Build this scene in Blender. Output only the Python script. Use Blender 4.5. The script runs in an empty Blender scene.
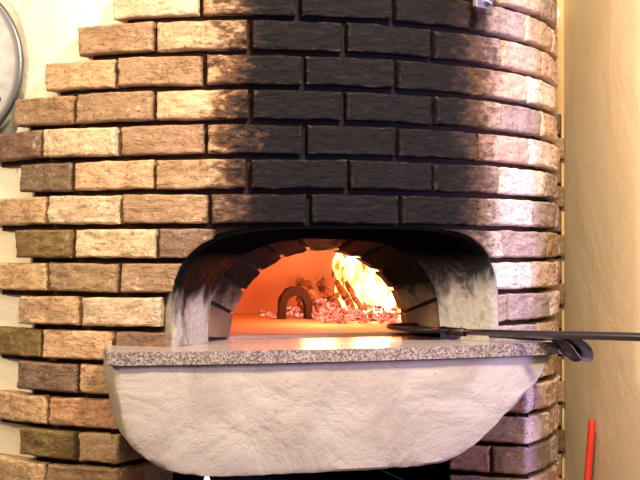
import bpy, bmesh, math, random
from mathutils import Vector, Matrix, noise as N
random.seed(7)
S = bpy.context.scene
COL = S.collection
sin, cos, PI = math.sin, math.cos, math.pi
EYE = 1.35                      # eye height above the floor
F_PX = 1339.0
R, D = 0.815, 3.70               # oven drum radius; camera distance from the drum's axis
YAW, PITCH = 0.0464, 0.0089
PHM = 0.267                     # azimuth of the oven mouth

# ------------------------------------------------------------------ camera
Fw = Vector((sin(YAW)*cos(PITCH), cos(YAW)*cos(PITCH), sin(PITCH)))
Rt = Vector((cos(YAW), -sin(YAW), 0)); Up = Rt.cross(Fw)
cd = bpy.data.cameras.new('camera'); cam = bpy.data.objects.new('camera', cd); COL.objects.link(cam)
M = Matrix((( Rt.x, Up.x, -Fw.x), (Rt.y, Up.y, -Fw.y), (Rt.z, Up.z, -Fw.z))).to_4x4()
M.translation = Vector((0, -D, EYE)); cam.matrix_world = M
cd.sensor_width = 36; cd.lens = F_PX/640*36; cd.clip_start = .05
S.camera = cam

def at(u, v, d):                # world point seen at a pixel, at distance d
    return Vector((0, -D, EYE)) + d*(Fw + Rt*((u-320)/F_PX) - Up*((v-240)/F_PX))
def px_phi(u):                  # azimuth on the drum seen at image column u
    lo, hi = -1.25, 1.34
    for _ in range(50):
        m = (lo+hi)/2
        P = Vector((R*sin(m), -R*cos(m)+D, 0))
        x = 320 + F_PX*P.dot(Rt)/P.dot(Fw)
        if x < u: lo = m
        else: hi = m
    return lo
def srgb(r, g, b):
    f = lambda c: (c/255/12.92) if c/255 <= .04045 else ((c/255+.055)/1.055)**2.4
    return (f(r), f(g), f(b), 1)

# ------------------------------------------------------------------ object helpers
def mesh_obj(name, bm, mat, parent=None, smooth=True, recalc=True):
    if recalc: bmesh.ops.recalc_face_normals(bm, faces=bm.faces[:])
    me = bpy.data.meshes.new(name); bm.to_mesh(me); bm.free()
    for p in me.polygons: p.use_smooth = smooth
    if isinstance(mat, (list, tuple)):
        for m in mat: me.materials.append(m)
    else: me.materials.append(mat)
    o = bpy.data.objects.new(name, me); COL.objects.link(o)
    if parent: o.parent = parent
    return o
def tag(o, label, cat, group=None, kind=None):
    o['label'] = label; o['category'] = cat
    if group: o['group'] = group
    if kind: o['kind'] = kind
    return o
def empty(name, loc=(0, 0, 0), rz=0):
    o = bpy.data.objects.new(name, None); COL.objects.link(o)
    o.location = loc; o.rotation_euler = (0, 0, rz); o.empty_display_size = .1
    return o
def grid(bm, pts, closed_u=False, tone=None, lay=None):     # pts[i][j]
    V = [[bm.verts.new(p) for p in row] for row in pts]
    nu, nv = len(V), len(V[0]); fs = []
    for i in range(nu if closed_u else nu-1):
        for j in range(nv-1):
            a = V[i][j], V[(i+1) % nu][j], V[(i+1) % nu][j+1], V[i][j+1]
            try: f = bm.faces.new(a)
            except ValueError: continue
            fs.append(f)
            if lay is not None:
                for l in f.loops: l[lay] = tone
    return V, fs
def box(bm, lo, hi, bev=0, seg=2):
    r = bmesh.ops.create_cube(bm, size=1); vs = r['verts']
    for v in vs:
        v.co = Vector([lo[k] + (hi[k]-lo[k])*(v.co[k]+.5) for k in range(3)])
    if bev:
        es = list({e for v in vs for e in v.link_edges})
        bmesh.ops.bevel(bm, geom=es, offset=bev, segments=seg, affect='EDGES', profile=.5)
def tube(bm, path, rad, n=14, cap=True):
    path = [Vector(p) for p in path]; rows = []
    T0 = (path[1]-path[0]).normalized()
    ref = Vector((0, 0, 1)) if abs(T0.z) < .9 else Vector((1, 0, 0))
    for i, p in enumerate(path):
        T = (path[min(i+1, len(path)-1)]-path[max(i-1, 0)]).normalized()
        a = T.cross(ref).normalized(); b = a.cross(T)
        r = rad[i] if isinstance(rad, (list, tuple)) else rad
        rows.append([p + (a*cos(2*PI*k/n)+b*sin(2*PI*k/n))*r for k in range(n)])
    V = [[bm.verts.new(q) for q in row] for row in rows]
    for i in range(len(V)-1):
        for k in range(n):
            bm.faces.new((V[i][k], V[i][(k+1) % n], V[i+1][(k+1) % n], V[i+1][k]))
    if cap: bm.faces.new(V[0][::-1]); bm.faces.new(V[-1])
def lathe(bm, prof, n=48):       # prof: (r, z) pairs, axis z
    rows = [[(r*cos(2*PI*k/n), r*sin(2*PI*k/n), z) for r, z in prof] for k in range(n)]
    grid(bm, rows, closed_u=True)
    bmesh.ops.remove_doubles(bm, verts=bm.verts[:], dist=1e-5)

# ------------------------------------------------------------------ material helpers
class NT:
    def __init__(s, name):
        s.m = bpy.data.materials.new(name); s.m.use_nodes = True
        s.t = s.m.node_tree; s.n = s.t.nodes; s.b = s.n['Principled BSDF']
    def node(s, typ, **kw):
        n = s.n.new(typ)
        for k, v in kw.items():
            if k.startswith('i_'):
                key = k[2:]; key = int(key) if key.isdigit() else key.replace('_', ' ')
                s.set(n.inputs[key], v)
            else: setattr(n, k, v)
        return n
    def set(s, sock, v):
        if isinstance(v, bpy.types.NodeSocket): s.t.links.new(v, sock)
        else: sock.default_value = v
    def math(s, op, a, b=0, c=0, clamp=False):
        n = s.n.new('ShaderNodeMath'); n.operation = op; n.use_clamp = clamp
        for i, v in enumerate((a, b, c)): s.set(n.inputs[i], v)
        return n.outputs[0]
    def sstep(s, v, a, b, lo=0, hi=1):
        n = s.n.new('ShaderNodeMapRange'); n.interpolation_type = 'SMOOTHSTEP'
        for k, x in zip(('Value', 'From Min', 'From Max', 'To Min', 'To Max'), (v, a, b, lo, hi)): s.set(n.inputs[k], x)
        return n.outputs[0]
    def mix(s, f, a, b, typ='MIX'):
        n = s.n.new('ShaderNodeMix'); n.data_type = 'RGBA'; n.blend_type = typ
        s.set(n.inputs[0], f); s.set(n.inputs[6], a); s.set(n.inputs[7], b)
        return n.outputs[2]
    def obj(s):
        return s.n.new('ShaderNodeTexCoord').outputs['Object']
    def map(s, v, scale):
        n = s.n.new('ShaderNodeMapping'); s.set(n.inputs[0], v); n.inputs['Scale'].default_value = scale
        return n.outputs[0]
    def noise(s, v, scale, detail=4, rough=.55, dist=0):
        n = s.node('ShaderNodeTexNoise', i_Scale=scale, i_Detail=detail, i_Roughness=rough, i_Distortion=dist)
        s.set(n.inputs['Vector'], v); return n.outputs[0]
    def bump(s, h, strength, dist=.01, prev=None):
        n = s.node('ShaderNodeBump', i_Strength=strength, i_Distance=dist); s.set(n.inputs['Height'], h)
        if prev is not None: s.set(n.inputs['Normal'], prev)
        return n.outputs[0]
    def out(s, color=None, rough=None, normal=None, **kw):
        if color is not None: s.set(s.b.inputs['Base Color'], color)
        if rough is not None: s.set(s.b.inputs['Roughness'], rough)
        if normal is not None: s.set(s.b.inputs['Normal'], normal)
        for k, v in kw.items(): s.set(s.b.inputs[k.replace('_', ' ')], v)
        return s.m

def simple(name, color, rough=.6, nscale=30, var=.15, bump=.15, metal=0, **kw):
    t = NT(name); o = t.obj(); n = t.noise(o, nscale, 5)
    c2 = tuple(x*(1-var*2) for x in color[:3])+(1,)
    c = t.mix(n, color, c2)
    return t.out(c, rough, t.bump(n, bump, .004), Metallic=metal, **kw)

def soot_mask(t, o):             # the smoke plume that rises from the mouth (stain on the masonry)
    sep = t.node('ShaderNodeSeparateXYZ'); t.set(sep.inputs[0], o)
    x, y, z = sep.outputs
    ph = t.math('ARCTAN2', x, t.math('MULTIPLY', y, -1))          # 0 = mouth centre
    zr = t.math('SUBTRACT', z, EYE)
    n1 = t.noise(o, 7, 5, .6); n2 = t.noise(t.map(o, (1, 1, 2.2)), 34, 5, .7)
    wob = t.math('ADD', t.math('MULTIPLY', t.math('SUBTRACT', n1, .5), .26), t.math('MULTIPLY', t.math('SUBTRACT', n2, .5), .36))
    left = t.sstep(t.math('ADD', ph, wob), -.47, -.16)
    right = t.sstep(t.math('ADD', ph, t.math('MULTIPLY', wob, .7)), .20, .60, 1, 0)
    low = t.sstep(zr, -.10, .03)
    return t.math('MULTIPLY', t.math('MULTIPLY', left, right), low), zr, ph, n2

def m_brick():
    t = NT('brick'); o = t.obj()
    col = t.node('ShaderNodeAttribute', attribute_name='Col').outputs['Color']
    big = t.noise(o, 14, 4); fine = t.noise(o, 110, 6, .65); crease = t.noise(t.map(o, (1, 1, 2.6)), 26, 6, .7, 1.2)
    c = t.mix(t.sstep(big, .35, .7, 0, .45), col, t.mix(1, col, (.62, .50, .38, 1), 'MULTIPLY'))
    c = t.mix(t.sstep(crease, .52, .68, 0, .5), c, t.mix(1, c, (.55, .40, .28, 1), 'MULTIPLY'))
    c = t.mix(t.sstep(fine, .53, .66, 0, .75), c, t.mix(1, c, (.42, .33, .26, 1), 'MULTIPLY'))
    c = t.mix(t.sstep(t.noise(o, 60, 4), .60, .75, 0, .45), c, (.80, .70, .55, 1))
    s, zr, ph, n2 = soot_mask(t, o)
    worn = t.sstep(crease, .62, .70, 0, .62)
    s2 = t.math('MULTIPLY', s, t.math('SUBTRACT', .99, worn))
    c = t.mix(t.sstep(s2, .0, .45), c, t.mix(1, c, (.34, .24, .17, 1), 'MULTIPLY'))
    c = t.mix(t.sstep(s2, .10, .85), c, (.0056, .0040, .0050, 1))
    rough = t.sstep(s, 0, 1, .82, .58)
    nb = t.bump(crease, .9, .014); nb = t.bump(fine, .6, .004, nb)
    pt = t.node('ShaderNodeNewGeometry').outputs['Pointiness']
    edge = t.math('MULTIPLY', t.math('MULTIPLY', t.sstep(pt, .53, .66), t.sstep(fine, .40, .55)), s)
    c = t.mix(t.math('MULTIPLY', edge, .8), c, (.15, .11, .075, 1))
    return t.out(c, rough, nb, Specular_IOR_Level=t.sstep(s, 0, 1, .4, .16))
def m_mortar():
    t = NT('mortar'); o = t.obj(); n = t.noise(o, 60, 5)
    s, zr, ph, n2 = soot_mask(t, o)
    c = t.mix(n, srgb(66, 44, 32), srgb(38, 24, 19))
    c = t.mix(s, c, (.006, .005, .006, 1))
    return t.out(c, .9, t.bump(n, .6, .006), Specular_IOR_Level=.15)
def m_plaster(name, c1, c2, scale=3.0, bump=.5, spots=0):
    t = NT(name); o = t.obj()
    n = t.noise(o, scale, 5, .55, .6); f = t.noise(o, 90, 5, .6); sw = t.noise(o, scale*3.3, 3, .5, 2.2)
    c = t.mix(t.sstep(n, .35, .7), c1, c2)
    if spots: c = t.mix(t.sstep(t.noise(o, 42, 3), .715, .745, 0, spots), c, srgb(130, 96, 56))
    ridge = t.math('ABSOLUTE', t.math('SUBTRACT', sw, .5))
    nb = t.bump(t.sstep(ridge, 0, .05), bump*.35, .004); nb = t.bump(n, bump, .03, nb); nb = t.bump(f, .18, .003, nb)
    return t.out(c, .85, nb)
def m_granite():
    t = NT('speckled_stone'); o = t.obj()
    v = t.node('ShaderNodeTexVoronoi', i_Scale=300.0); t.set(v.inputs['Vector'], o)
    sp = t.node('ShaderNodeSeparateColor'); t.set(sp.inputs[0], v.outputs['Color'])
    n = t.noise(o, 26, 5, .65)
    c = t.mix(t.sstep(sp.outputs[0], .35, .6), srgb(104, 90, 84), srgb(152, 137, 128))
    c = t.mix(t.sstep(sp.outputs[1], .86, .92), c, srgb(84, 70, 68))
    c = t.mix(t.sstep(n, .55, .75, 0, .5), c, srgb(120, 98, 84))
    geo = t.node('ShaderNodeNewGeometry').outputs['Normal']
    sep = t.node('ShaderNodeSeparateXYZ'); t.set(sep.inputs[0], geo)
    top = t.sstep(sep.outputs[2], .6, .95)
    c = t.mix(top, c, t.mix(.45, c, srgb(190, 178, 176)))  # upward faces paler: lit look of the polished top put into the colour
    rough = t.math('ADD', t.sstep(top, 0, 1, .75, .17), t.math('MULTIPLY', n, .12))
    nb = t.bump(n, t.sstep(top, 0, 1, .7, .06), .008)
    nb = t.bump(t.noise(o, 120, 4), t.sstep(top, 0, 1, .6, .03), .004, nb)
    return t.out(c, rough, nb)
def m_liner():                   # smoked render of the mouth's splayed lining, tarry on top
    t = NT('smoked_lining'); o = t.obj()
    sep = t.node('ShaderNodeSeparateXYZ'); t.set(sep.inputs[0], o)
    zr = t.math('SUBTRACT', sep.outputs[2], EYE)
    n = t.noise(t.map(o, (1, 1, .55)), 18, 6, .68, .5); f = t.noise(o, 70, 5, .6)
    s = t.sstep(t.math('ADD', t.math('SUBTRACT', zr, t.math('MULTIPLY', sep.outputs[0], .07)), t.math('MULTIPLY', t.math('SUBTRACT', n, .5), .20)), -.135, -.050)
    c = t.mix(f, srgb(178, 170, 162), srgb(114, 106, 94))
    c = t.mix(t.sstep(n, .52, .66, 0, .6), c, srgb(96, 86, 72))
    c = t.mix(s, c, (.0022, .002, .0022, 1))
    nb = t.bump(n, .6, .012); nb = t.bump(f, .35, .004, nb)
    return t.out(c, t.sstep(s, 0, 1, .5, .38), nb, Specular_IOR_Level=t.math('MULTIPLY', t.sstep(zr, -.04, .0, 1, 0), t.sstep(sep.outputs[0], .0, .2, .06, .4)))
def m_ring():
    t = NT('smoked_firebrick'); o = t.obj()
    col = t.node('ShaderNodeAttribute', attribute_name='Col').outputs['Color']
    sep = t.node('ShaderNodeSeparateXYZ'); t.set(sep.inputs[0], o)
    zr = t.math('SUBTRACT', sep.outputs[2], EYE)
    n = t.noise(o, 20, 6, .65); f = t.noise(o, 90, 5)
    s = t.sstep(t.math('ADD', zr, t.math('MULTIPLY', t.math('SUBTRACT', n, .5), .12)), -.16, -.07, .5, .995)
    c = t.mix(t.math('MULTIPLY', f, .5), col, srgb(70, 55, 48)); c = t.mix(s, c, (.0035, .003, .003, 1))
    nb = t.bump(n, .5, .01); nb = t.bump(f, .3, .004, nb)
    return t.out(c, .7, nb, Specular_IOR_Level=.08)
def m_metal(name, c, rough=.3, aniso=False):
    t = NT(name); o = t.obj(); n = t.noise(t.map(o, (1, 1, 14) if aniso else (1, 1, 1)), 40, 4)
    return t.out(t.mix(n, c, tuple(x*.75 for x in c[:3])+(1,)), t.math('ADD', rough-.05, t.math('MULTIPLY', n, .12)), t.bump(n, .06, .002), Metallic=1.0)
def m_emit(name, ramp, scale, strength, base=(.02, .015, .012, 1), aniso=(1, 1, 1), dist=.6):
    t = NT(name); o = t.obj(); n = t.noise(t.map(o, aniso), scale, 5, .6, dist)
    r = t.node('ShaderNodeValToRGB'); t.set(r.inputs[0], n)
    e = r.color_ramp.elements
    e[0].position, e[0].color = ramp[0]; e[1].position, e[1].color = ramp[-1]
    for p, c in ramp[1:-1]:
        x = e.new(p); x.color = c
    return t.out(base, .9, t.bump(n, .6, .01), Emission_Color=r.outputs[0], Emission_Strength=strength)

BRICK = m_brick(); MORTAR = m_mortar()
WHITE = m_plaster('white_plaster', srgb(240, 234, 218), srgb(226, 214, 186), 4, .5, .7)
BEIGE = m_plaster('beige_plaster', srgb(246, 224, 186), srgb(241, 217, 174), 2.6, .32)
YELLOW = m_plaster('yellow_plaster', srgb(228, 200, 144), srgb(216, 184, 124), 3.5, .45, .3)
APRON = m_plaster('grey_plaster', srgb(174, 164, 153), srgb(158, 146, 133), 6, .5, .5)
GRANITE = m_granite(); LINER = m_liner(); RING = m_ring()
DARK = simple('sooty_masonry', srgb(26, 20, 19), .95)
DOME = simple('hot_firebrick', srgb(226, 184, 156), .9, 9, .10, .5)
HEARTH = simple('hearth_tile', srgb(200, 160, 130), .8, 12, .12, .2)
FLOORM = simple('floor_tile', srgb(120, 96, 80), .6)

# ------------------------------------------------------------------ the oven (local frame: mouth faces -y)
oven = empty('pizza_oven', (0, 0, 0), PHM)
tag(oven, 'round brick wood-fired pizza oven with soot-blackened front and white plaster hood under its shelf', 'oven')
Z0 = EYE + .5058                 # bed joint under course 0
PITCH_Z, GAP = .075, .0125
BUFF, BROWN, PALE = srgb(208, 174, 136), srgb(142, 114, 94), srgb(222, 196, 162)
PINK, LILAC, OLIVE = srgb(214, 186, 172), srgb(178, 160, 158), srgb(140, 114, 70)
RED, TAN, WHT = srgb(206, 158, 122), srgb(176, 144, 112), srgb(234, 220, 216)
RANDOM = [BUFF, BROWN, TAN, BUFF, BROWN, TAN]
RRIGHT = [PINK, LILAC, WHT, PINK]
DPH, PH0 = .2705, -.5469
AX, AH, AP, ZB = .386, .262, 4.0, EYE-.205     # mouth arch on the drum's face
def arch_half(z):                # half azimuth of the arch at a height
    if z < ZB: return math.asin(AX/R) if z > ZB-.05 else 0
    q = 1-((z-ZB)/AH)**AP
    return math.asin(AX*q**(1/AP)/R) if q > 0 else 0

# courses: measured ends of the bricks (azimuths from image columns), tones left to right
C = {}
C[-3] = ([190, 249, 345, 434], [])
C[-2] = ([150, 203, 303, 398], [PALE, BUFF, BROWN])
C[-1] = ([132, 153, 249, 345, 434], [PALE, BUFF, TAN])
C[0] = ([110, 200, 300, 395, 474], [PALE, TAN, BROWN, BROWN, LILAC, PINK, PINK])
C[1] = ([75, 153.5, 249, 345, 434, 503, 543], [TAN, BUFF, BROWN, LILAC, LILAC, PINK, PINK])
C[2] = ([42, 114, 203.5, 303.5, 397.5, 475, 528], [BUFF, TAN, BUFF, BROWN, LILAC, PINK, WHT])
C[3] = ([13, 73, 154, 251, 345, 435, 502, 542], [TAN, TAN, BUFF, BROWN, BROWN, PINK, LILAC, PINK])
C[4] = ([None, 41.5, 117, 205, 305.5, 399, 480, 531], [BROWN, PALE, TAN, BUFF, BROWN, LILAC, PINK, WHT])
C[5] = ([17, 71.5, 154, 248, 349, 434, 501, 545], [BROWN, BUFF, TAN, BROWN, BROWN, LILAC, WHT, LILAC])
C[6] = ([None, 45, 120, 209, 310, 401, 481, 534], [BUFF, PALE, TAN, BROWN, BROWN, LILAC, WHT, LILAC])
C[7] = ([15, 71, 157, 215, 430, 504, 547], [OLIVE, PALE, BROWN, BROWN, WHT, LILAC, TAN])
C[8] = ([None, 46, 117, 205, 440, 533], [BUFF, TAN, TAN, BROWN, WHT, PINK])
C[9] = ([17, 78, 162, 240, 440, 509, 549], [BUFF, PALE, BROWN, BROWN, LILAC, LILAC, WHT])
C[10] = ([None, 40, 113, 200, 445, 538], [OLIVE, BUFF, BROWN, BROWN, LILAC, PINK])
C[11] = ([16, 76.5, 157, 249, 345, 434, 502, 547], [BROWN, BUFF, TAN, BROWN, TAN, PINK, PINK, TAN])
C[12] = ([None, 46, 120], [BUFF, RED, TAN])
C[13] = ([19, 76], [OLIVE, BUFF])
C[14] = ([None, 46], [BUFF, TAN])
C[15] = ([18, 76], [BROWN, BUFF])
right_px = {12: [533.5, 554], 13: [549], 14: [552], 15: []}
NICHE = .650; NICHE_ROWS = range(12, 16)       # recess under the shelf, with splayed brick jambs

def brick_on_drum(bm, lay, a0, a1, z0, z1, tone, rad=R, fine=True, seed=0):
    """one hand-made brick; a0 / a1 are functions of height giving local azimuths"""
    zz0, zz1 = z0, z1
    L = abs(a1((z0+z1)/2)-a0((z0+z1)/2))*rad
    if L < .008: return
    nu = max(4, int(L/.007)) if fine else max(3, int(L/.05)); nv = 10 if fine else 3
    us = [0, min(.25, .004/L)] + [k/nu for k in range(1, nu)] + [1-min(.25, .004/L), 1]
    us = sorted(us); vs = [0, .06] + [k/nv for k in range(1, nv)] + [.94, 1]
    dr = random.uniform(-.003, .004); tw = random.uniform(-.0015, .0015)
    def P(u, v, back=None):
        edge = min(min(u, 1-u)*L, min(v, 1-v)*(zz1-zz0))
        z = zz0+(zz1-zz0)*v
        w = (u-.5)*L
        z += .0022*N.noise(Vector((w*26, seed*3.1, v*2)))+tw*(u-.5)*2
        ph = a0(z)+(a1(z)-a0(z))*u + .0022*N.noise(Vector((v*5, seed*1.7, u*9)))
        q = Vector((ph*rad, z, seed*.37))
        h = .0050*N.noise(q*24)+.0042*N.noise(Vector((q.x*45+3*N.noise(q*20), q.y*130, q.z)))+.0022*N.noise(q*170)
        r = rad+dr+h - .006*max(0, 1-edge/.0045)**2
        if back is not None: r = rad-back
        return Vector((r*sin(ph), -r*cos(ph), z))
    rows = [[P(u, v) for v in vs] for u in us]
    V, fs = grid(bm, rows, tone=tone, lay=lay)
    loop = [(i, 0) for i in range(len(us))] + [(len(us)-1, j) for j in range(1, len(vs))] + \
           [(i, len(vs)-1) for i in range(len(us)-2, -1, -1)] + [(0, j) for j in range(len(vs)-2, 0, -1)]
    A = [V[i][j] for i, j in loop]; m = len(loop)
    for back in (.0105, .015, .055):
        B = [bm.verts.new(P(us[i], vs[j], back)) for i, j in loop]
        for k in range(m):
            f = bm.faces.new((A[k], B[k], B[(k+1) % m], A[(k+1) % m]))
            for l in f.loops: l[lay] = tone
        A = B

def brick_flat(bm, lay, p0, p1, z0, z1, tone, seed=0, depth=.06):
    """a brick whose long face runs p0 -> p1 (xy), outward to the right of that direction"""
    p0 = Vector(p0); p1 = Vector(p1); t = (p1-p0); L = t.length
    if L < .01: return
    t.normalize(); n = Vector((t.y, -t.x))
    nu = max(4, int(L/.008)); nv = 9
    us = sorted([0, .004/L]+[k/nu for k in range(1, nu)]+[1-.004/L, 1]); vs = [0, .06]+[k/nv for k in range(1, nv)]+[.94, 1]
    dr = random.uniform(-.002, .002)
    def P(u, v, back=None):
        edge = min(min(u, 1-u)*L, min(v, 1-v)*(z1-z0))
        z = z0+(z1-z0)*v+.002*N.noise(Vector((u*6, seed*2.3, v)))
        q = Vector((u*L, z, seed*.41))
        h = dr+.0035*N.noise(q*30)+.0016*N.noise(q*140)-.006*max(0, 1-edge/.0045)**2
        if back is not None: h = -back
        c = p0+t*(u*L)+n*h
        return Vector((c.x, c.y, z))
    V, fs = grid(bm, [[P(u, v) for v in vs] for u in us], tone=tone, lay=lay)
    loop = [(i, 0) for i in range(len(us))] + [(len(us)-1, j) for j in range(1, len(vs))] + \
           [(i, len(vs)-1) for i in range(len(us)-2, -1, -1)] + [(0, j) for j in range(len(vs)-2, 0, -1)]
    B = [bm.verts.new(P(us[i], vs[j], depth)) for i, j in loop]; m = len(loop)
    for k in range(m):
        i, j = loop[k]; i2, j2 = loop[(k+1) % m]
        f = bm.faces.new((V[i][j], B[k], B[(k+1) % m], V[i2][j2]))
        for l in f.loops: l[lay] = tone

END_R = 2.05                     # local azimuth where the brickwork stops behind the drum
bb = bmesh.new(); lay = bb.loops.layers.float_color.new('Col')
mm = bmesh.new()
jamb_in = (.342, -.520)          # inner end of the recess jambs (local x, y)
row_left = {}
for k in range(-3, 25):
    zlo = Z0-PITCH_Z*k+GAP/2; zhi = Z0-PITCH_Z*(k-1)-GAP/2
    if zlo < 0: zlo = 0.0
    if zhi < .02: continue
    vis = -2 <= k <= 15
    left = True
    if k in C:
        pxs, tones = C[k]
        st = [(-1.02 if p is None else px_phi(p)) for p in pxs]
    else:
        off = PH0 + (0 if k % 2 else .5)*DPH
        st = [off+i*DPH for i in range(-1, 6)]
        if off-DPH < -1.0: st = st[1:]
        tones = []
    row_left[k] = st[0]
    st = [p-PHM for p in st]
    if k in NICHE_ROWS: st_l = st + [-NICHE]; rights = [NICHE]+[px_phi(p)-PHM for p in right_px[k]]
    else: st_l = st; rights = None
    def cont(seq):
        while seq[-1] < END_R: seq.append(seq[-1]+DPH)
        return seq
    runs = [cont(list(st_l))] if rights is None else [list(st_l), cont(rights)]
    ti = 0
    for run in runs:
        for a, b in zip(run[:-1], run[1:]):
            tone = tones[ti] if ti < len(tones) else random.choice(RANDOM if (a+b)/2 < .25 else RRIGHT); ti += 1
            f = random.uniform(.92, 1.06); tone = tuple(min(1, c*f*random.uniform(.97, 1.03)) for c in tone[:3])+(1,)
            g = .0060/R
            g1, g2 = random.uniform(.7, 1.3)*g, random.uniform(.7, 1.3)*g
            if rights is not None and abs(b+NICHE) < 1e-6: g2 = 0
            if rights is not None and abs(a-NICHE) < 1e-6: g1 = 0
            A0, A1 = a+g1, b-g2
            fine = vis and a < 1.15
            zm = (zlo+zhi)/2; hw = max(arch_half(zlo), arch_half(zhi))
            seed = k*31+ti
            if hw > 0 and ZB-.05 < zlo < ZB+AH-.012:
                zs = zlo
                if A1 <= -arch_half(zlo)-.01 or A0 >= arch_half(zlo)+.01:
                    brick_on_drum(bb, lay, lambda z, A0=A0: A0, lambda z, A1=A1: A1, zlo, zhi, tone, R, fine, seed)
                else:
                    if A0 < -arch_half(zhi)-.03:
                        brick_on_drum(bb, lay, lambda z, A0=A0: A0, lambda z, A0=A0, A1=A1: max(A0+.004, min(A1, -arch_half(z)-.008)), zlo, zhi, tone, R, fine, seed)
                    if A1 > arch_half(zhi)+.03:
                        brick_on_drum(bb, lay, lambda z, A0=A0, A1=A1: min(A1-.004, max(A0, arch_half(z)+.008)), lambda z, A1=A1: A1, zlo, zhi, tone, R, fine, seed)
            else:
                brick_on_drum(bb, lay, lambda z, A0=A0: A0, lambda z, A1=A1: A1, zlo, zhi, tone, R, fine, seed)
    # mortar backing of this course
    zb, zt = zlo-GAP-.0, zhi+.0
    segs = [(st[0]+.035, END_R)]
    if k in NICHE_ROWS: segs = [(st[0]+.035, -NICHE+.0), (NICHE, END_R)]
    for s0, s1 in segs:
        zl = [zb, (zb+zt)/2, zt]
        n = int((s1-s0)/.03)
        for h0, h1 in zip(zl[:-1], zl[1:]):
            hw = max(arch_half(h0), arch_half((h0+h1)/2)) if (ZB-.05 < h1 and h0 < ZB+AH-.012) else 0
            for i in range(n):
                p0 = s0+(s1-s0)*i/n; p1 = s0+(s1-s0)*(i+1)/n
                if hw and abs((p0+p1)/2) < hw: continue
                r = R-.029
                q = [mm.verts.new((r*sin(p), -r*cos(p), z)) for p, z in ((p0, h0), (p1, h0), (p1, h1), (p0, h1))]
                mm.faces.new(q)
    if k in NICHE_ROWS:          # jamb bricks, splayed inwards
        cx, cy = R*sin(NICHE), -R*cos(NICHE)
        for sgn in (1, -1):
            c0 = Vector((sgn*cx, cy)); c1 = Vector((sgn*jamb_in[0], jamb_in[1]))
            fr = .45 if k % 2 == 0 else 1.0
            cuts = [0, fr, 1.0] if fr < 1 else [0, 1.0]
            for f0, f1 in zip(cuts[:-1], cuts[1:]):
                u, v = c0.lerp(c1, f0+.012), c0.lerp(c1, f1-.012)
                tn = random.choice([PINK, TAN, RED] if sgn < 0 else [RED, TAN, BUFF])
                if sgn > 0: brick_flat(bb, lay, v, u, zlo, zhi, tn, k*7+f0*3)
                else: brick_flat(bb, lay, u, v, zlo, zhi, tn, k*7+f0*3)
            nn = Vector((c1-c0)).normalized(); off = Vector((nn.y, -nn.x))*(.02)
            if off.x*sgn < 0: off = -off
            a, b = c0+off*1.0, c1+off*1.0
            q = [mm.verts.new(p) for p in ((a.x, a.y, zb), (b.x, b.y, zb), (b.x, b.y, zt), (a.x, a.y, zt))]
            mm.faces.new(q)
mesh_obj('brick_drum', bb, BRICK, oven, recalc=False)
mesh_obj('mortar', mm, MORTAR, oven, smooth=False, recalc=False)

# --- splayed lining of the mouth
def outline(a, h, p, n, z=ZB, m=64, jag=0, seed=0, drum=False):
    out = []
    for i in range(m+1):
        th = PI*i/m
        x = -a*math.copysign(abs(cos(th))**(2/p), cos(th)); zz = h*abs(sin(th))**(2/p)
        if jag:
            j = 1+jag*N.noise(Vector((th*9, seed, n*20))); x *= j; zz *= j
        nn = math.sqrt(max(.01, R*R-x*x))+n if drum else n
        out.append(Vector((x, -nn, z+zz)))
    return out
bl = bmesh.new()
sec = [outline(AX+.012, AH+.002, AP, -.040, drum=True), outline(AX+.008, AH+.000, AP, -.010, drum=True, jag=.010),
       outline(AX+.003, AH-.003, AP, -.003, drum=True, jag=.010, seed=2), outline(AX-.004, AH-.007, AP, -.002, drum=True, jag=.006, seed=3)]
o0 = outline(AX-.004, AH-.007, AP, -.002, drum=True); o1 = outline(.285, .236, 2.7, .612)
for k in range(1, 9):
    f = k/8
    sec.append([a.lerp(b, f)+Vector((1, 0, 1)).normalized()*0.004*N.noise((a.lerp(b, f))*14) for a, b in zip(o0, o1)])
grid(bl, sec)
mesh_obj('arch_lining', bl, LINER, oven)

# --- ring of firebricks round the inner mouth
br = bmesh.new(); layr = br.loops.layers.float_color.new('Col')
def ring_pt(th, f):              # f 0 = lining edge, 1 = inner lip, >1 = short throat into the dome
    a = .285+(.226-.285)*min(f, 1); h = .236+(.209-.236)*min(f, 1); p = 2.7+(2.0-2.7)*min(f, 1)
    n = .606+(.502-.606)*min(f, 1) if f <= 1 else .502-(f-1)*.045
    x = -a*math.copysign(abs(cos(th))**(2/p), cos(th)); z = h*abs(sin(th))**(2/p)
    return Vector((x+.022*min(f, 1), -n, ZB+z))
tones = [TAN, PALE, BROWN, BROWN, BROWN, BROWN, BROWN, BROWN, BUFF, PALE, TAN]
nb = len(tones)
for b in range(nb):
    t0, t1 = PI*b/nb+.020, PI*(b+1)/nb-.020
    fs_ = [0, .05, .2, .4, .6, .8, .95, 1.0, 1.15, 1.5, 2.0]
    rows = []
    for i in range(9):
        th = t0+(t1-t0)*i/8; e = .004 if i in (0, 8) else 0
        row = []
        for f in fs_:
            p = ring_pt(th, f); c = Vector((0, p.y, ZB))
            d = (p-c).normalized()
            row.append(p + d*(e*.6+.0022*N.noise(p*38)+.0020*N.noise(p*90)) + Vector((0, .004*N.noise(p*25+Vector((7, 0, 0))), 0)))
        rows.append(row)
    grid(br, rows, tone=tones[b], lay=layr)
mesh_obj('mouth_ring', br, RING, oven)
bk = bmesh.new()
rows = []
for i in range(65):
    th = PI*i/64; row = []
    for f in (0, .5, 1.0, 1.5, 2.0):
        p = ring_pt(th, f); d = (p-Vector((0, p.y, ZB))).normalized(); row.append(p+d*.010)
    rows.append(row)
grid(bk, rows); mesh_obj('ring_mortar', bk, DARK, oven)

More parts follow.
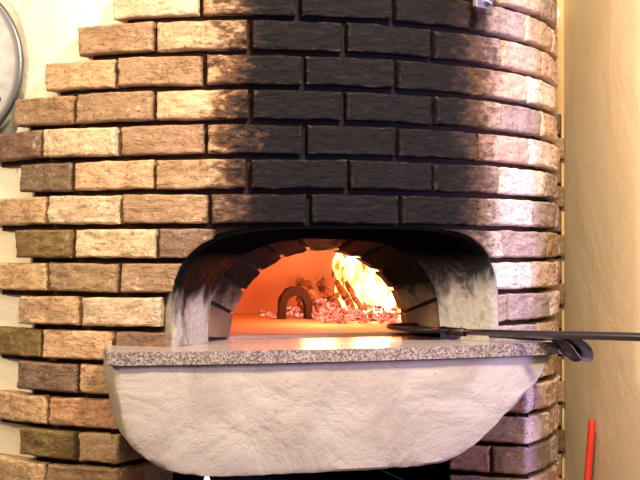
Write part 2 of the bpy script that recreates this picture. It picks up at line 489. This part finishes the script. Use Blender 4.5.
# --- dome and hearth
bd = bmesh.new(); HZ = EYE-.197; CY = .06; DR, DH = .56, .36
rows = []
nT, nP = 160, 40
for i in range(nT):
    th = 2*PI*i/nT
    rows.append([Vector((DR*cos(PI/2*j/nP)*sin(th), CY-DR*cos(PI/2*j/nP)*cos(th), HZ+DH*sin(PI/2*j/nP))) for j in range(nP+1)])
for row in rows:
    for p in row:
        p += (p-Vector((0, CY, HZ))).normalized()*.012*N.noise(p*11)
V, fs = grid(bd, rows, closed_u=True)
def in_mouth(c): return c.y < -.25 and ((c.x-.022)/.242)**2+((c.z-HZ)/.232)**2 < 1.0
kill = [f for f in bd.faces if in_mouth(f.calc_center_median())]
bmesh.ops.delete(bd, geom=kill, context='FACES')
mesh_obj('dome', bd, DOME, oven)
bf = bmesh.new()
box(bf, (-.62, -.50, HZ-.05), (.62, .66, HZ), .006)
mesh_obj('hearth_floor', bf, HEARTH, oven, smooth=False)

# --- stone shelf
bs = bmesh.new()
top = []
x0, x1 = -.548, .494
front = []
for i in range(41):
    x = x0+(x1-x0)*i/40; u = (x-(x0+x1)/2)/((x1-x0)/2)
    front.append((x, -(.838+.050*(1-u*u)+.0015*N.noise(Vector((x*40, 3, 0))))))
poly = front+[(x1, -.60), (.37, -.60), (.26, -.495), (-.26, -.495), (-.37, -.60), (-.512, -.575)]
TH = .027
lo = [bs.verts.new((x, y, ZB-TH)) for x, y in poly]; hi = [bs.verts.new((x, y, ZB)) for x, y in poly]
bs.faces.new(hi); bs.faces.new(lo[::-1])
for i in range(len(poly)): bs.faces.new((lo[i], lo[(i+1) % len(poly)], hi[(i+1) % len(poly)], hi[i]))
es = [e for e in bs.edges if all(v.co.y < -.57 for v in e.verts) and abs(e.verts[0].co.z-e.verts[1].co.z) < 1e-6]
bmesh.ops.bevel(bs, geom=es, offset=.003, segments=2, affect='EDGES')
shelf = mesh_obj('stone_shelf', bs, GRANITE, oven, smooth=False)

# --- plaster hood under the shelf: rounded trapezoid front, sides running back to the drum
ba = bmesh.new()
ctrl = [(-.532, -.231), (-.528, -.27), (-.519, -.32), (-.508, -.372), (-.490, -.405), (-.446, -.440), (-.40, -.459), (-.35, -.468), (-.25, -.471),
        (-.10, -.470), (.05, -.4705), (.15, -.4675), (.205, -.460), (.268, -.430), (.343, -.368), (.415, -.306), (.455, -.262), (.474, -.231)]
def cr(P, t):
    n = len(P)-1; s = min(int(t*n), n-1); f = t*n-s
    p0, p1, p2, p3 = [Vector(P[max(0, min(n, s+d))]) for d in (-1, 0, 1, 2)]
    return .5*((2*p1)+(p2-p0)*f+(2*p0-5*p1+4*p2-p3)*f*f+(3*p1-p0-p2*1.0*3+p3)*f**3) if True else None
edge = [cr(ctrl, i/120) for i in range(121)]
ctr = Vector((-.03, -.231))
def front_n(x, z):
    u = (x+.03)/.505; h = (-z-.231)/.245
    return .826+.046*(1-u*u)-.020*h*h
secs = []
def ap(p, n): return Vector((p.x, -n, EYE+p.y))
for f in (0.0, .12, .25, .38, .5, .62, .74, .85, .93, .975):
    row = []
    for p in edge:
        q = ctr.lerp(p, f) if f > 0 else Vector((p.x*.0+ctr.x, ctr.y))
        q = Vector((ctr.x+(p.x-ctr.x)*f, ctr.y+(p.y-ctr.y)*f))
        nz = .0035*N.noise(Vector((q.x*9, q.y*14, 1)))+.0018*N.noise(Vector((q.x*30, q.y*40, 5)))
        row.append(ap(q, front_n(q.x, q.y)+nz))
    secs.append(row)
for f, dn in ((.994, .002), (1.0, .006)):
    secs.append([ap(Vector((ctr.x+(p.x-ctr.x)*f+.0015*N.noise(Vector((p.x*30, p.y*30, 2))), ctr.y+(p.y-ctr.y)*f+.0035*N.noise(Vector((p.x*34, p.y*30, 9))))), front_n(p.x, p.y)-dn) for p in edge])
for g in (.25, .5, .75, 1.0):
    secs.append([ap(Vector((ctr.x+(p.x-ctr.x)*(1-.035*g), ctr.y+(p.y-ctr.y)*(1-.02*g))), front_n(p.x, p.y)*(1-g)+.52*g-.006*(1-g)) for p in edge])
grid(ba, secs)
bmesh.ops.remove_doubles(ba, verts=ba.verts[:], dist=1e-5)
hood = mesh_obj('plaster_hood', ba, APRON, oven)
hood.data.set_sharp_from_angle(angle=.55)

# --- dark recess under the hood
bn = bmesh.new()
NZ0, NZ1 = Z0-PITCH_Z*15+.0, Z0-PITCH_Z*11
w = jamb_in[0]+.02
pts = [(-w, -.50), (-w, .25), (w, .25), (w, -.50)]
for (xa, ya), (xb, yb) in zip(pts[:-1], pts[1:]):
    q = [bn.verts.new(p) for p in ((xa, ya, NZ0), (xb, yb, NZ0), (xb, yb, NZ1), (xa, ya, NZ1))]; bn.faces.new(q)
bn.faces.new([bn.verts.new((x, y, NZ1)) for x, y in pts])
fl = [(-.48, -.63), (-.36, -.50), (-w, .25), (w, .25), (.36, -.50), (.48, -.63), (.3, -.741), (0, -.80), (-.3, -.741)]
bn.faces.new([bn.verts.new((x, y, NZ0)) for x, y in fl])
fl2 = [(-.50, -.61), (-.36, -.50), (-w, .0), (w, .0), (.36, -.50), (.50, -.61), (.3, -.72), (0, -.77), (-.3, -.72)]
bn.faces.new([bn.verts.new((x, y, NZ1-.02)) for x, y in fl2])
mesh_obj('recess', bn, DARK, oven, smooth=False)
TOPZ = Z0+PITCH_Z*4
bt = bmesh.new()
q = [bt.verts.new(((R-.02)*sin(a), -(R-.02)*cos(a), TOPZ-GAP)) for a in [-.9+i*.1 for i in range(30)]]
bt.faces.new(q); mesh_obj('cap', bt, MORTAR, oven, smooth=False)

# ------------------------------------------------------------------ inside the fire
def ow(x, n, z):                 # oven-local (x across, n outwards, z relative to eye) -> world
    return Matrix.Rotation(PHM, 4, 'Z') @ Vector((x, -n, EYE+z))
CHAR = m_emit('charred_wood', [(.45, (0, 0, 0, 1)), (.60, (.6, .10, .02, 1)), (.75, (1, .42, .10, 1))], 26, 1.0, srgb(72, 42, 28), (1, 1, 1))
EMBER = m_emit('embers', [(.38, (.05, .006, .004, 1)), (.50, (.8, .12, .06, 1)), (.62, (1, .42, .30, 1)), (.72, (1, .74, .55, 1))], 70, 1.1)
FLAME = m_emit('flame', [(.34, (.35, .06, .008, 1)), (.42, (1, .28, .04, 1)), (.50, (1, .58, .18, 1)), (.60, (1, .88, .55, 1))], 26, 3.0, (0, 0, 0, 1), (1, 1, .5))
CLAY = simple('burnt_clay', srgb(46, 26, 18), .9)
def log_obj(a, b, r, name='firewood_log'):
    bm = bmesh.new(); a, b = Vector(a), Vector(b)
    path = [a.lerp(b, i/12)+Vector((N.noise(a*9+Vector((i*.4, 0, 0))), N.noise(a*7+Vector((0, i*.4, 0))), N.noise(a*5+Vector((0, 0, i*.4)))))*r*.35 for i in range(13)]
    c = sum(path, Vector())/13
    tube(bm, [p-a for p in path], [r*(.82+.3*abs(N.noise(a*3+Vector((i*.5, 3, 1))))) * (.75 if i in (0, 12) else 1) for i in range(13)], 16)
    for v in bm.verts: v.co += Vector((N.noise(v.co*60), N.noise(v.co*60+Vector((5, 0, 0))), N.noise(v.co*60+Vector((0, 5, 0)))))*r*.22
    o = mesh_obj(name, bm, CHAR); o.location = a
    return o
HR = -.197
fl_ = at(300, 300, 3.98)
logs = [
 (at(303, 312, 4.02), at(300, 279, 4.10), .016, 'short charred log standing tilted behind the small clay arch'),
 (at(318, 312, 3.98), at(306, 283, 4.12), .017, 'pale burning log leaning left just right of the clay arch'),
 (at(338, 308, 3.98), at(318, 279, 4.12), .018, 'glowing log leaning in the middle of the fire, left of the flames'),
 (at(352, 309, 3.95), at(334, 274, 4.12), .013, 'thin curved burning log leaning against the flames'),
 (at(322, 300, 4.06), at(350, 291, 4.04), .010, 'short stick wedged crosswise behind the leaning logs'),
 (at(362, 310, 3.93), at(346, 283, 4.02), .009, 'narrow burning stick nearest the flames, leaning left'),
 (at(372, 321, 3.80), at(396, 317, 3.86), .010, 'stub of wood lying by the peel blade at the right edge of the fire'),
 (at(331, 320, 3.90), at(372, 309, 3.98), .014, 'low log lying across the embers under the flames'),
]
for a, b, r, lab in logs:
    tag(log_obj(a, b, r), lab, 'log', 'firewood burning in the oven')
# clay arch standing on the hearth
bm = bmesh.new()
rows = []
for i in range(25):
    th = PI*i/24; row = []
    for (rr, yy) in ((.030, -.024), (.050, -.024), (.050, .024), (.030, .024), (.030, -.024)):
        k = 1+.05*N.noise(Vector((th*3, rr*90, yy*40)))
        row.append(Vector((-rr*k*cos(th), yy, .030*min(1, 4*sin(th)) + rr*k*sin(th)*1.32)))
    rows.append(row)
grid(bm, rows); bmesh.ops.remove_doubles(bm, verts=bm.verts[:], dist=1e-5)
o = mesh_obj('clay_arch', bm, CLAY, smooth=False)
p = at(295, 316, 3.94); o.location = (p.x, p.y, EYE+HR); o.rotation_euler = (0, 0, .15)
tag(o, 'small dark arched piece standing on the hearth before the embers', 'arch')
# embers: a heap nobody could count
bm = bmesh.new()
for i in range(260):
    u = random.uniform(.0, 1)
    d = random.uniform(3.66, 4.02); c = at(268+u*128, 316, d)
    if u < .33 and i % 3: continue
    if u < .35: c = at(262+u*150, 316, random.uniform(3.98, 4.06))
    if u > .5: c = at(330+(u-.5)*136, 316, random.uniform(3.66, 3.98))
    s = random.choice((.005, .007, .009, .011, .016))*random.uniform(.85, 1.15)
    hmax = .045 if u > .35 else .018
    z = EYE+HR+s*.6+random.random()**2*hmax*max(0, min(1, (d-3.6)/.3))
    r = bmesh.ops.create_icosphere(bm, subdivisions=1, radius=s)
    rot = Matrix.Rotation(random.random()*6, 3, random.choice('XYZ'))
    for v in r['verts']:
        v.co = rot @ Vector((v.co.x*random.uniform(.9, 1.7), v.co.y*random.uniform(.7, 1.1), v.co.z*random.uniform(.4, .9)))+Vector((c.x, c.y, z))
o = mesh_obj('embers', bm, EMBER, smooth=False)
tag(o, 'heap of glowing embers on the hearth under the burning logs', 'embers', kind='stuff')
# flames: tongues licking up the dome on the right
bm = bmesh.new()
tongues = [(346, 314, 338, 246, 4.06, 8), (355, 314, 350, 248, 4.04, 11), (364, 314, 360, 254, 4.02, 11), (374, 315, 368, 258, 4.0, 11), (366, 316, 376, 262, 3.96, 8),
           (384, 316, 380, 266, 3.96, 11), (392, 318, 388, 272, 3.92, 9), (380, 318, 386, 280, 3.90, 8), (397, 320, 396, 284, 3.88, 8), (403, 322, 402, 292, 3.85, 7)]
for (ua, va, ub, vb, d, wpx) in tongues:
    a, b = at(ua, va, d), at(ub, vb, d+.05); n = 14
    path, rad = [], []
    for i in range(n+1):
        f = i/n
        sway = Vector((N.noise(Vector((f*3, ua, 0)))*.022, N.noise(Vector((f*3, ua, 9)))*.015, 0))*f
        path.append(a.lerp(b, f)+sway); rad.append(max(.0008, wpx/F_PX*d*(sin(PI*min(1, .18+f*.82))**.8)*(1+.5*N.noise(Vector((f*6, ua*.3, 4))))))
    tube(bm, path, rad, 14)
for v in bm.verts: v.co += Vector((N.noise(v.co*40), N.noise(v.co*40+Vector((9, 0, 0))), 0))*.007
o = mesh_obj('flames', bm, FLAME)
tag(o, 'white-hot flames licking up the right side of the oven dome', 'fire', kind='stuff')

# ------------------------------------------------------------------ peel, cloth
STEEL = m_metal('dark_steel', srgb(112, 104, 112), .35)
BLADE = m_metal('blackened_steel', srgb(60, 50, 50), .45)
hb = at(449, 331.5, 3.12); he = at(640, 337, 2.74)
hd = (he-hb).normalized(); end = hb+hd*.98
peel = empty('pizza_peel', hb, math.atan2(hd.y, hd.x)); tag(peel, 'long-handled metal pizza peel lying out of the oven mouth over the shelf', 'peel')
inv = Matrix.Translation(hb) @ Matrix.Rotation(math.atan2(hd.y, hd.x), 4, 'Z'); inv.invert()
bm = bmesh.new(); a, b = inv@hb, inv@end
tube(bm, [a.lerp(b, i/8) for i in range(9)], [.0065]+[.0075]*2+[.009]*6, 18)
mesh_obj('handle', bm, STEEL, peel)
bm = bmesh.new()
r0 = .092; rows = []
tip = inv@at(372, 324, 3.30)
for i in range(48):
    th = 2*PI*i/48; row = []
    for rr, zz in ((0, .0015), (.6, .0012), (.93, .002), (1.0, .007), (1.015, .005), (.95, -.002), (.6, -.0035), (0, -.0035)):
        row.append(Vector((-r0+rr*r0*cos(th), rr*r0*sin(th)*.95, zz)))
    rows.append(row)
grid(bm, rows, closed_u=True); bmesh.ops.remove_doubles(bm, verts=bm.verts[:], dist=1e-5)
o = mesh_obj('blade', bm, BLADE, peel); o.rotation_euler = (0, math.atan2(tip.z, -tip.x), 0)
o.location = (.012, 0, 0)
bm = bmesh.new(); tube(bm, [(-.05, 0, .003), (-.02, 0, .004), (.0, 0, .001), (.05, 0, (inv@hb).z-.000)], [.004, .008, .0095, .0095], 14)
mesh_obj('socket', bm, BLADE, peel)

CLOTH = simple('dark_cloth', srgb(74, 66, 84), .75, 160, .2, .4)
bm = bmesh.new()
# folded strip lying under the peel handle and looping over the shelf's right end
pth = [at(492, 335.5, 3.12), at(505, 336, 3.08), at(520, 337.5, 3.05), at(538, 338, 3.03), at(551, 338, 3.02), at(562, 343.5, 3.01), at(569, 353, 3.0),
       at(576, 359, 2.995), at(582, 357.5, 2.99), at(582, 350, 2.985), at(577, 343, 2.985), at(570, 338, 2.99), at(558, 335, 3.0), at(546, 334.8, 3.01)]
pv = [Vector(p) for p in pth]
smooth_path = []
for s in range(len(pv)-1):
    p0, p1, p2, p3 = pv[max(0, s-1)], pv[s], pv[s+1], pv[min(len(pv)-1, s+2)]
    for k in range(6):
        f = k/6
        smooth_path.append(.5*((2*p1)+(p2-p0)*f+(2*p0-5*p1+4*p2-p3)*f*f+(3*p1-p0-3*p2+p3)*f**3))
smooth_path.append(pv[-1])
rows = []
wd = Vector((sin(PHM), -cos(PHM), 0)); nP_ = len(smooth_path)
for i, p in enumerate(smooth_path):
    T = (smooth_path[min(i+1, nP_-1)]-smooth_path[max(i-1, 0)]).normalized()
    nrm = T.cross(wd).normalized()
    half = .040*(1 if i > 6 else .5+.5*i/6); row = []
    m = 14
    for side in (1, -1):
        for k in range(m+1):
            y = (-1+2*k/m)*side
            fold = .004*sin(y*5+i*.06)+.003*N.noise(Vector((y*2, i*.07, 1)))
            row.append(p + wd*(half*y*(1+.1*N.noise(Vector((i*.1, side, 0))))) + nrm*(fold+side*.0028*math.sqrt(max(0, 1-y**4))))
    rows.append(row)
V = [[bm.verts.new(q) for q in row] for row in rows]
mc = len(V[0])
for i in range(nP_-1):
    for k in range(mc): bm.faces.new((V[i][k], V[i][(k+1) % mc], V[i+1][(k+1) % mc], V[i+1][k]))
bm.faces.new(V[0]); bm.faces.new(V[-1][::-1])
o = mesh_obj('kitchen_cloth', bm, CLOTH)
tag(o, "dark grey cloth looped over the shelf's right end under the peel handle", 'cloth')

# ------------------------------------------------------------------ round metal pan on the white wall
ALU = m_metal('brushed_aluminium', srgb(118, 118, 124), .40, True)
c = at(-62, 66, 3.14)
pan = empty('metal_pan', c); pan.rotation_euler = (PI/2, 0, -.20)
tag(pan, 'round shiny metal pan hanging on the white plaster wall at the top left', 'pan')
bm = bmesh.new(); r = .212
lathe(bm, [(0, .012), (r*.5, .012), (r*.9, .0119), (r*.968, .0118), (r*.985, .0105), (r*.996, .007), (r, .003), (r*.99, 0), (r*.5, 0), (0, 0)], 96)
mesh_obj('dish', bm, ALU, pan)
for (u, v) in ((2, 100), (-24, 118)):
    q = (Matrix.Translation(c) @ pan.rotation_euler.to_matrix().to_4x4()).inverted() @ at(u, v, 3.13)
    bm = bmesh.new(); lathe(bm, [(0, .008), (.004, .0072), (.007, .004), (.0078, 0), (0, -.002)], 20)
    ob = mesh_obj('rivet', bm, ALU, pan); ob.location = (q.x, q.y, .0112)
bm = bmesh.new(); tube(bm, [(0, r-.004, .004), (0, r+.02, .004), (0, r+.03, -.01), (0, r+.03, -.10)], .003, 10)
mesh_obj('hook', bm, STEEL, pan)

# ------------------------------------------------------------------ red pole by the right wall
REDM = simple('red_paint', srgb(214, 52, 34), .45, 40, .1, .08)
bm = bmesh.new(); rt = at(592.3, 420.5, 3.72)
base = Vector((rt.x-.073, rt.y, .0))
tube(bm, [(0, 0, 0), (rt-base)*.5, (rt-base)*.994, rt-base], [.0105, .0105, .0105, .0095], 20)
o = mesh_obj('red_pole', bm, REDM); o.location = base
tag(o, 'thin red wooden pole leaning against the beige plaster wall', 'pole')

# ------------------------------------------------------------------ little metal bracket at the top
bm = bmesh.new()
pb = at(482, 9, 3.0)
br_ = empty('metal_bracket', pb, .72); tag(br_, 'small grey metal bracket fixed on the top bricks above the oven, right of the soot', 'bracket')
box(bm, (-.030, -.010, .0), (.022, .004, .11), .003); mesh_obj('plate', bm, m_metal('zinc', srgb(170, 164, 172), .4), br_, smooth=False)
bm = bmesh.new(); lathe(bm, [(0, .012), (.006, .011), (.011, .007), (.013, 0), (0, -.004)], 24)
ob = mesh_obj('bolt_head', bm, m_metal('bolt_steel', srgb(160, 156, 190), .3), br_); ob.location = (.008, -.010, .016); ob.rotation_euler = (PI/2, 0, 0)

# ------------------------------------------------------------------ little white object in the recess, with a glow added so it shows
pc = at(207, 475.5, 2.98)
ct = empty('white_tip', (pc.x, pc.y, NZ0)); tag(ct, 'small white object with an added glow, only its tip showing in the dark recess under the oven', 'object')
hgt = pc.z-NZ0
bm = bmesh.new(); lathe(bm, [(0, 0), (.019, 0), (.021, .003), (.021, .010), (.008, .016), (.0065, hgt-.036), (.007, hgt-.030), (0, hgt-.030)], 28); mesh_obj('base', bm, simple('tip_stand', srgb(60, 60, 62), .5), ct)
t = NT('added_glow'); o_ = t.obj(); GLOW = t.out((.9, .9, .9, 1), .4, t.bump(t.noise(o_, 20), .01, .001), Emission_Color=(1, .98, 1, 1), Emission_Strength=1.6)
bm = bmesh.new(); lathe(bm, [(0, hgt-.032), (.0058, hgt-.031), (.0072, hgt-.020), (.0068, hgt-.009), (.0045, hgt-.0025), (0, hgt)], 24); mesh_obj('glow_cap', bm, GLOW, ct)

# ------------------------------------------------------------------ setting
WX = .95; WALL_OFF = -1
def struct(name, bm, mat, smooth=False):
    o = mesh_obj(name, bm, mat, smooth=smooth); o['kind'] = 'structure'; return o
bm = bmesh.new(); box(bm, (WX, -.72, 0), (WX+.12, .54, 2.6), .004); struct('wall_right', bm, BEIGE)
bm = bmesh.new(); box(bm, (.62, .42, 0), (WX, .54, 2.6)); struct('wall_back', bm, YELLOW)
bm = bmesh.new(); box(bm, (-2.6, -5.0, -.1), (2.4, .9, 0)); struct('floor', bm, FLOORM)
# left wall: plaster dressed against the drum, then running off to the left
bm = bmesh.new()
secs = []
def plaster_edge(z):             # where the plaster disappears behind the ends of the courses
    kk = (Z0-z)/PITCH_Z+.5
    def e(k):
        k = max(-3, min(24, int(k))); a = row_left[k]
        return max(a, -.76)
    k0 = math.floor(kk); f = kk-k0
    return (1-f)*max(e(k0), e(k0-1))+f*max(e(k0+1), e(k0))
front = []
for j in range(131):
    z = 2.6*j/130
    a0 = plaster_edge(z)+.09; r = R-.040; prof = []
    for i in range(22):
        a = a0-(a0+.82)*i/21; prof.append(Vector((r*sin(a), -r*cos(a))))
    p = prof[-1].copy(); ang = PI-.82
    for i in range(60):
        ang += (PI-.16-ang)*.22
        p = p+Vector((cos(ang), sin(ang)))*.022; prof.append(p.copy())
    front.append([Vector((q.x, q.y, z))+Vector((-.3, -1, 0)).normalized()*(.005*N.noise(Vector((q.x*9, z*9, 2)))+.0015*N.noise(Vector((q.x*40, z*40, 2)))) for q in prof])
grid(bm, front)
struct('wall_left', bm, WHITE, True)
sm = bpy.data.objects['wall_left'].modifiers.new('thickness', 'SOLIDIFY'); sm.thickness = .05; sm.offset = WALL_OFF
# brick strip between the drum and the right wall
bp = bmesh.new(); layp = bp.loops.layers.float_color.new('Col')
zt = EYE+.427
k = 0
while zt > .0:
    zb = max(0, zt-.0645)
    xs = [.60, .80, WX-.002] if k % 2 else [.60, .70, .88, WX-.012]
    for xa, xb in zip(xs[:-1], xs[1:]):
        brick_flat(bp, layp, (xa+.004, .382), (xb-.004, .382), zb, zt, random.choice([TAN, OLIVE, BUFF, BROWN, TAN]), k*5+xa, .036)
    zt -= .075; k += 1
q = [bp.verts.new(v) for v in ((.60, .40, 0), (WX-.012, .40, 0), (WX-.012, .40, EYE+.42), (.60, .40, EYE+.42))]
f = bp.faces.new(q)
for l in f.loops: l[layp] = srgb(60, 44, 34)
o = mesh_obj('brick_pier', bp, BRICK, recalc=False)
tag(o, 'narrow strip of brickwork in the corner between the oven and the beige wall', 'brickwork')

# ------------------------------------------------------------------ light
W = bpy.data.worlds.new('world'); S.world = W; W.use_nodes = True
W.node_tree.nodes['Background'].inputs[0].default_value = (1.0, .88, .78, 1); W.node_tree.nodes['Background'].inputs[1].default_value = .10
def lamp(name, typ, loc, target, energy, color, size=.3):
    l = bpy.data.lights.new(name, typ); l.energy = energy; l.color = color
    if typ == 'AREA': l.shape = 'DISK'; l.size = size
    else: l.shadow_soft_size = size
    o = bpy.data.objects.new(name, l); COL.objects.link(o); o.location = loc
    o.rotation_euler = (Vector(target)-Vector(loc)).to_track_quat('-Z', 'Y').to_euler()
    return o
lamp('lamp_warm', 'AREA', (-1.7, -1.9, 2.15), (-.35, -.6, 1.45), 24, (1, .77, .50), .35)
lamp('lamp_wall', 'AREA', (-.62, -1.25, 2.5), (-.5, -.6, 1.8), 4.5, (1, .82, .56), .2)
lamp('lamp_ceiling', 'AREA', (.0, -3.3, 2.5), (.2, -.6, 1.2), 31, (1, .80, .57), .6)
lamp('fill_corner', 'AREA', (.42, -1.95, 2.5), (1.05, .2, 1.25), 66, (1, .84, .64), .3)  # added fill without a known source, brightens right wall and brick strip
lamp('lamp_violet', 'AREA', (1.95, -1.7, 1.5), (.35, -.7, 1.25), 36, (.60, .48, 1), .4)
def fire(loc, e, col, s=.05): lamp('fire_light', 'POINT', loc, (0, 0, 0), e, col, s)
fire(at(372, 285, 3.85), 6, (1, .31, .11))
fire(at(320, 285, 3.62), 3.6, (1, .30, .11))
S.view_settings.view_transform = 'Standard'; S.view_settings.look = 'None'; S.view_settings.gamma = 1
S.view_settings.use_curve_mapping = False; S.view_settings.exposure = 0.3
